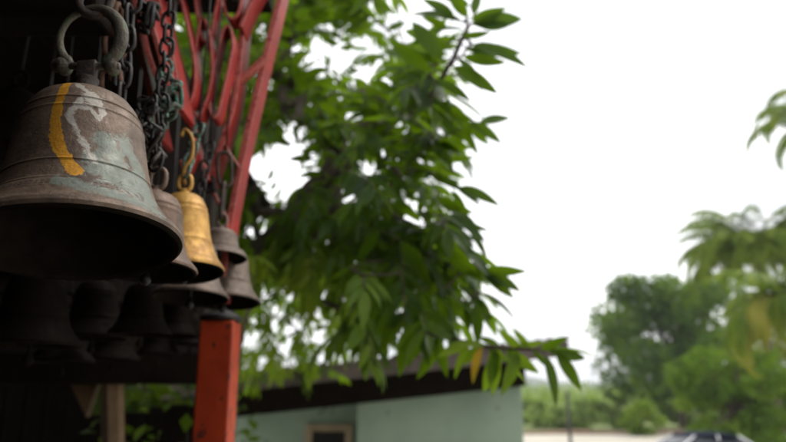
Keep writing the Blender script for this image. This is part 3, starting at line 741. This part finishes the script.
# hills
k = MB(); nx, ny = 140, 12; vv = []; ff = []
for j in range(ny+1):
    for i in range(nx+1):
        x = -1600+3200*i/nx; t = j/ny; y = 900+700*t
        prof_ = 20+9*math.sin(x*.004+1)+6*math.sin(x*.011)+3*math.sin(x*.031+2)+1.2*math.sin(x*.09)
        vv.append((x, y, prof_*math.sin(math.pi*min(1, t*1.0))**.7*1.0 - .5))
for j in range(ny):
    for i in range(nx):
        a = j*(nx+1)+i; ff.append((a, a+1, a+nx+2, a+nx+1))
k.add(vv, ff); tag(k.build('hills', M['hill']), kind='structure')

# ------------------------------------------------------------------ far vegetation
small = leaf_template(2, .62, .2, .15)
def crown_frames(clumps, n, ll, seed):
    r = np.random.default_rng(seed); out = []; tt = []
    vols = np.array([c[3]*c[4]*c[5] for c in clumps])**.8; cnt = (n*vols/vols.sum()).astype(int)
    for (cx, cy, cz, rx, ry, rz_), m in zip(clumps, cnt):
        base_t = r.uniform(0, .75)  # random clump tone, widened to stand in for lit and shaded clumps
        for _ in range(m):
            v = r.normal(size=3); v /= np.linalg.norm(v); q = r.uniform(.45, 1.05)**.6
            p = np.array([cx+v[0]*rx*q, cy+v[1]*ry*q, cz+v[2]*rz_*q])
            d = v*.6 + r.normal(size=3)*.6 + np.array([0, 0, -.2]); nn = v + r.normal(size=3)*.5 + np.array([0, 0, .5])
            out.append((p, d, nn, ll*r.uniform(.6, 1.4))); tt.append(min(1, max(0, base_t + r.uniform(-.1, .4))))
    return out, tt
def far_tree(name, label, cat, base, H, W_, n, ll, m, seed, nc=26, trunk_r=.18, low=.25, group=None, cs=1.0):
    r = random.Random(seed); t = thing(name, label, cat, base, group)
    cl = []
    for _ in range(nc):
        z = r.uniform(low, .93); rmax = W_/2*math.sqrt(max(.05, 1-((z-.55)/.52)**2)); a = r.uniform(0, 6.28); q = rmax*r.uniform(.2, .85)
        s = r.uniform(.10, .19)*H*cs
        cl.append((math.cos(a)*q, math.sin(a)*q, z*H, s*1.25, s*1.25, s*.8))
    f, tt = crown_frames(cl, n, ll, seed)
    k = MB(); k.tube([(0, 0, 0), (.05*H*.2, 0, H*.25), (0, 0, H*.5), (.02*H, 0, H*.8)], [trunk_r, trunk_r*.8, trunk_r*.5, trunk_r*.15], 10)
    for c in cl:
        z0 = H*r.uniform(.2, .5); k.tube([(0, 0, z0), (c[0]*.5, c[1]*.5, (z0+c[2])/2+.1), (c[0], c[1], c[2])], [trunk_r*.35, trunk_r*.22, trunk_r*.08], 6)
    k.build('trunk', M['bark'], t)
    leaves_mesh('crown', f, small, m, t, tt)
    return t
def ground_at(px, Y, z=0): p = at(px, 400, Y); return (p.x, Y, z)
far_tree('round_tree', 'dark green round topped tree beyond the yard, left of the palms', 'tree', ground_at(680, 48), 10.8, 12.2, 18000, .36, M['leaf_far'], 4, 80, .25, .22, cs=.64)
far_tree('round_tree', 'bright green bushy tree in front of the palm, behind the white car', 'tree', ground_at(738, 27), 4.3, 6.2, 9000, .24, M['leaf_far2'], 9, 44, .15, .15, cs=.72)
far_tree('round_tree', 'small dark green tree at the right edge beneath the palm', 'tree', ground_at(800, 33), 5.5, 6, 7000, .24, M['leaf_far'], 19, 26, .15, .15)
far_tree('shrub', 'yellowish green shrub beside the low wall, under the dark round tree', 'shrub', ground_at(640, 41), 1.9, 3.2, 2200, .16, M['leaf_yellow'], 12, 14, .06, .1)
for i, (px, Y, h_, wd_, mm, lb) in enumerate([
        (545, 52, 1.8, 6, 'leaf_scrub', 'pale green thicket just right of the shed corner beyond the wall'),
        (585, 58, 1.9, 7, 'leaf_scrub', 'yellowish green thicket behind the thin pole'),
        (618, 50, 2.0, 5, 'leaf_scrub', 'rounded thicket at the left foot of the dark round tree'),
        (566, 48, 1.2, 7, 'leaf_scrub', 'low wide thicket close behind the low wall near the pole'),
        (690, 52, 2.4, 7, 'leaf_scrub', 'pale thicket right of the dark round tree trunk')]):
    far_tree('thicket', lb, 'shrub', ground_at(px, Y), h_, wd_, 3000, .28, M[mm], 30+i, 18, .06, .1, group='thickets beyond the low wall')
# scrub plain between the thickets and hills
fr, tt = [], []
r_ = np.random.default_rng(3)
for _ in range(2600):
    y = 60+ r_.random()**1.5*500; x = (r_.uniform(440, 800)-393)/FPX*y; s = .012*y
    for q in range(9):
        v = r_.normal(size=3); fr.append((np.array([x, y, .8])+v*np.array([1.6, 1.6, .8])*max(1, s*.5), r_.normal(size=3), r_.normal(size=3)+np.array([0, -.5, 1]), max(.5, s)*r_.uniform(.6, 1.3))); tt.append(r_.random())
tag(leaves_mesh('scrub', fr, small, M['leaf_scrub'], None, tt), 'light green scrub covering the plain towards the hills', 'scrub', kind='stuff')
fr, tt = [], []
for _ in range(9000):
    y = 600+r_.random()*280; x = r_.uniform(-.2, .75)*y; v = r_.normal(size=3)
    fr.append((np.array([x, y, 3.5])+v*np.array([6, 6, 2.5]), r_.normal(size=3), r_.normal(size=3), 7*r_.uniform(.5, 1.2))); tt.append(r_.random())
tag(leaves_mesh('distant_wood', fr, small, M['leaf_far'], None, tt), 'far off belt of trees at the foot of the hills', 'wood', kind='stuff')

# palms
def frond_mesh(name, L, droop, m, seed, parent, lw=.055, ll=.75):
    r = np.random.default_rng(seed); pts = []; p = np.zeros(3); a = R(62); seg = 22
    for i in range(seg+1):
        pts.append(p.copy()); a -= droop/seg*(.5+1.3*i/seg); p = p+np.array([math.cos(a), 0, math.sin(a)])*L/seg
    k = MB(); k.tube(pts, [.03*(1-i/seg)+.006 for i in range(seg+1)], 5)
    fr = []; 
    for i in range(2, seg+1):
        for sub in (0, .25, .5, .75):
            if i == seg and sub > 0: break
            t = (i+sub)/seg; q = pts[i] if i == seg else pts[i]*(1-sub)+pts[min(i+1, seg)]*sub
            tan = pts[min(i+1, seg)]-pts[i-1]; tan = tan/np.linalg.norm(tan)
            for s in (-1, 1):
                ln = ll*math.sin(math.pi*min(.96, .12+t*.86))**.6*r.uniform(.85, 1.1)
                d = tan*.55+np.array([0, s*.8, 0])+np.array([0, 0, -.35-r.uniform(0, .4)])
                fr.append((q, d, np.array([0, 0, 1])+r.normal(size=3)*.2, ln))
    V, F = leaf_template(3, .12, .3, .25)
    o = leaves_mesh(name, fr, (V, F), m, parent)
    # join the rachis into the same frond mesh
    me = o.data; import bmesh
    bm = bmesh.new(); bm.from_mesh(me); lay = bm.verts.layers.float.get('tint')
    vs = [bm.verts.new(v) for v in k.v]
    for v in vs: v[lay] = .7
    for f in k.f: bm.faces.new([vs[i] for i in f])
    bm.to_mesh(me); bm.free(); return o
def palm(label, base, H, lean, nf, L, seed, dry=()):
    t = thing('coconut_palm', label, 'palm tree', base, 'coconut palms at the right'); r = random.Random(seed)
    k = MB(); tp = Vector((lean[0], lean[1], H)); pts = [Vector((0, 0, 0)), Vector((lean[0]*.2, lean[1]*.2, H*.4)), Vector((lean[0]*.6, lean[1]*.6, H*.75)), tp]
    sp_ = smoothpts(pts, 12); k.tube(sp_, [.2-.09*i/len(sp_)+.012*(i % 2) for i in range(len(sp_))], 12); k.build('trunk', M['bark'], t)
    protos = [frond_mesh('frond', L, dr, M['palm'], seed+j, t) for j, dr in enumerate((R(95), R(125), R(150)))]
    pd = frond_mesh('frond', L*.95, R(150), M['palm_dry'], seed+9, t)
    for i in range(nf):
        az_ = i*2.39996+seed; lv = i/nf; src = protos[min(2, int(lv*3))]
        o = src.copy() if i >= 3 else protos[i]
        if i >= 3: C.objects.link(o)
        o.parent = t; o.location = tp; o.rotation_euler = (r.uniform(-.15, .15), lv*.75-.30+r.uniform(-.08, .08), az_)
        o.scale = (r.uniform(.85, 1.1),)*3
    for i, (az_, tl) in enumerate(dry):
        o = pd if i == 0 else pd.copy()
        if i: C.objects.link(o)
        o.parent = t; o.location = tp; o.rotation_euler = (0, tl, az_)
    if not dry: bpy.data.objects.remove(pd)
    return t
p1 = ground_at(776, 30); z1 = at(776, 262, 30).z
palm('coconut palm with its crown just above the bright green tree', p1, z1, (0, 0), 48, 4.2, 3)
z2 = at(812, 318, 20).z
palm('short coconut palm with yellowing fronds hanging in from the right edge', ground_at(830, 20), z2, (-.4, 0), 20, 3.4, 8, dry=((math.pi, .5), (math.pi+.45, .35), (math.pi-.5, .55), (math.pi*1.25, .6), (math.pi*.9, .75), (math.pi*1.1, .2)))
z3 = at(842, 128, 30).z
palm('tall coconut palm, only frond tips showing at the upper right edge', ground_at(868, 30), z3, (-.2, 0), 20, 4.2, 5)

# thin pole
pp = at(567, 391, 13)
k = MB(); k.tube([(0, 0, 0), (.01, 0, 1.2), (0, 0, pp.z)], [.035, .032, .028], 10)
tag(k.build('thin_pole', M['iron_dark'], loc=(pp.x, 13, 0)), 'thin dark pole standing alone right of the shed', 'pole')

# ------------------------------------------------------------------ car
M['carwhite'] = simple('white_car_paint', (.70, .71, .72), (.78, .78, .78), 1, .25, 0, .02, .001)
M['carroof'] = simple('navy_car_roof', (.008, .011, .028), (.014, .018, .04), 1, .7, 0, .02, .001)
M['carroof'].node_tree.nodes['Principled BSDF'].inputs['Specular IOR Level'].default_value = .1
M['glass'] = simple('car_glass', (.01, .014, .02), (.02, .026, .035), 1, .1, 0, .01, .001)
M['tyre'] = simple('tyre', (.02, .02, .02), (.03, .03, .03), 20, .85)
M['rim'] = simple('wheel_rim', (.4, .4, .4), (.5, .5, .5), 5, .3, .8)
M['lampred'] = simple('tail_lamp', (.4, .01, .01), (.45, .02, .02), 5, .2)
M['lampclear'] = simple('head_lamp', (.6, .6, .6), (.7, .7, .7), 5, .1)
cy = 19.5; cc = at(692, 434, cy)
car = thing('parked_car', 'white parked car with dark navy roof and windows under the palms', 'car', (cc.x, cy, 0), rot=(0, 0, R(6)))
car.scale = (.92, .92, .92)
def loft(sections, mats, name, parent, mi=0, bevel=0):
    """sections: (x, half width at base, half width at top, z base, z top)"""
    k = MB(); v = []; f = []
    for x, wb_, wt_, zb, zt in sections:
        r2 = (zt-zb)*.18
        v += [(x, -wb_, zb), (x, -wb_*1.01, (zb+zt)/2), (x, -wt_, zt-r2), (x, -wt_*.85, zt), (x, wt_*.85, zt), (x, wt_, zt-r2), (x, wb_*1.01, (zb+zt)/2), (x, wb_, zb)]
    n = len(sections)
    for i in range(n-1):
        for q in range(8):
            l = (q+1) % 8; f.append((i*8+q, i*8+8+q, i*8+8+l, i*8+l))
    f.append(tuple(range(8))); f.append(tuple((n-1)*8+q for q in range(7, -1, -1)))
    k.add(v, f); o = k.build(name, mats, parent, smooth=True)
    s_ = o.modifiers.new('b', 'BEVEL'); s_.width = .02; s_.segments = 2; s_.limit_method = 'ANGLE'; return o
loft([(-2.05, .70, .66, .32, .62), (-1.95, .80, .76, .24, .74), (-1.3, .84, .80, .20, .90), (-.8, .85, .82, .20, .95), (.6, .85, .82, .20, .97), (1.5, .84, .80, .20, .97), (1.95, .80, .74, .26, .93), (2.08, .72, .68, .34, .75)], M['carwhite'], 'body', car)
loft([(-.95, .78, .70, .93, .955), (-.25, .78, .62, .93, 1.36), (.2, .78, .62, .93, 1.40), (1.0, .77, .61, .93, 1.38), (1.75, .74, .66, .93, .97)], M['glass'], 'windows', car)
loft([(-.33, .60, .58, 1.335, 1.372), (.2, .645, .63, 1.36, 1.43), (.9, .635, .62, 1.35, 1.415), (1.12, .60, .57, 1.31, 1.362)], M['carroof'], 'roof', car)
for sy in (-1, 1):
    for (xa, za, xb, zb) in ((-.93, .95, -.28, 1.36), (.40, .95, .42, 1.38), (1.62, .97, 1.05, 1.36)):
        k = MB(); k.tube([(xa, sy*.785, za), (xb, sy*.64, zb)], .028, 6); k.build('pillar', M['carwhite'], car)
    for xx in (-1.3, 1.28):
        k = MB(); k.tube([(xx, sy*.68, .31), (xx, sy*.87, .31)], .31, 28); wh = k.build('wheel', M['tyre'], car)
        k = MB(); k.tube([(xx, sy*.872, .31), (xx, sy*.885, .31)], .19, 20); k.build('rim', M['rim'], wh)
    k = MB(); k.box((-2.06, sy*.62-.13, .60), (-1.98, sy*.62+.13, .72)); k.build('headlight', M['lampclear'], car, bevel=.02)
    k = MB(); k.box((2.0, sy*.62-.12, .70), (2.09, sy*.62+.12, .86)); k.build('tail_light', M['lampred'], car, bevel=.02)
    k = MB(); k.box((-.72, sy*.93-.07, .97), (-.62, sy*.93+.07, 1.08)); k.build('mirror', M['carwhite'], car, bevel=.02)

# ------------------------------------------------------------------ dim bushes seen under the low beam
far_tree('shrub', 'dark shrub seen under the low beam left of the red post', 'shrub', (at(120, 430, 5.2).x, 5.2, 0), 2.62, 1.7, 2600, .11, M['leaf_shaded'], 51, 22, .04, .1)
far_tree('shrub', 'dim creeping shrub in front of the board fence beside the red post', 'shrub', (at(160, 430, 3.45).x, 3.4, 0), 2.2, .6, 600, .09, M['leaf_shaded'], 57, 22, .03, .5)
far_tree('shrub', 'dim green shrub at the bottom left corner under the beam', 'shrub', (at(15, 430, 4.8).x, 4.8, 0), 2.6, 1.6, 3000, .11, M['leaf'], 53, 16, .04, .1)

# ------------------------------------------------------------------ air
m = bpy.data.materials.new('air'); m.use_nodes = True; nt = m.node_tree
nt.nodes.remove(nt.nodes['Principled BSDF']); pv = nt.nodes.new('ShaderNodeVolumePrincipled')
pv.inputs['Color'].default_value = (.95, .97, 1, 1); pv.inputs['Density'].default_value = .0006
nt.links.new(pv.outputs[0], nt.nodes['Material Output'].inputs['Volume'])
k = MB(); k.box((-1700, -60, -1), (1700, 1750, 45)); hz = k.build('haze', m, smooth=False); tag(hz, 'thin pale haze over the plain', 'haze', kind='stuff')
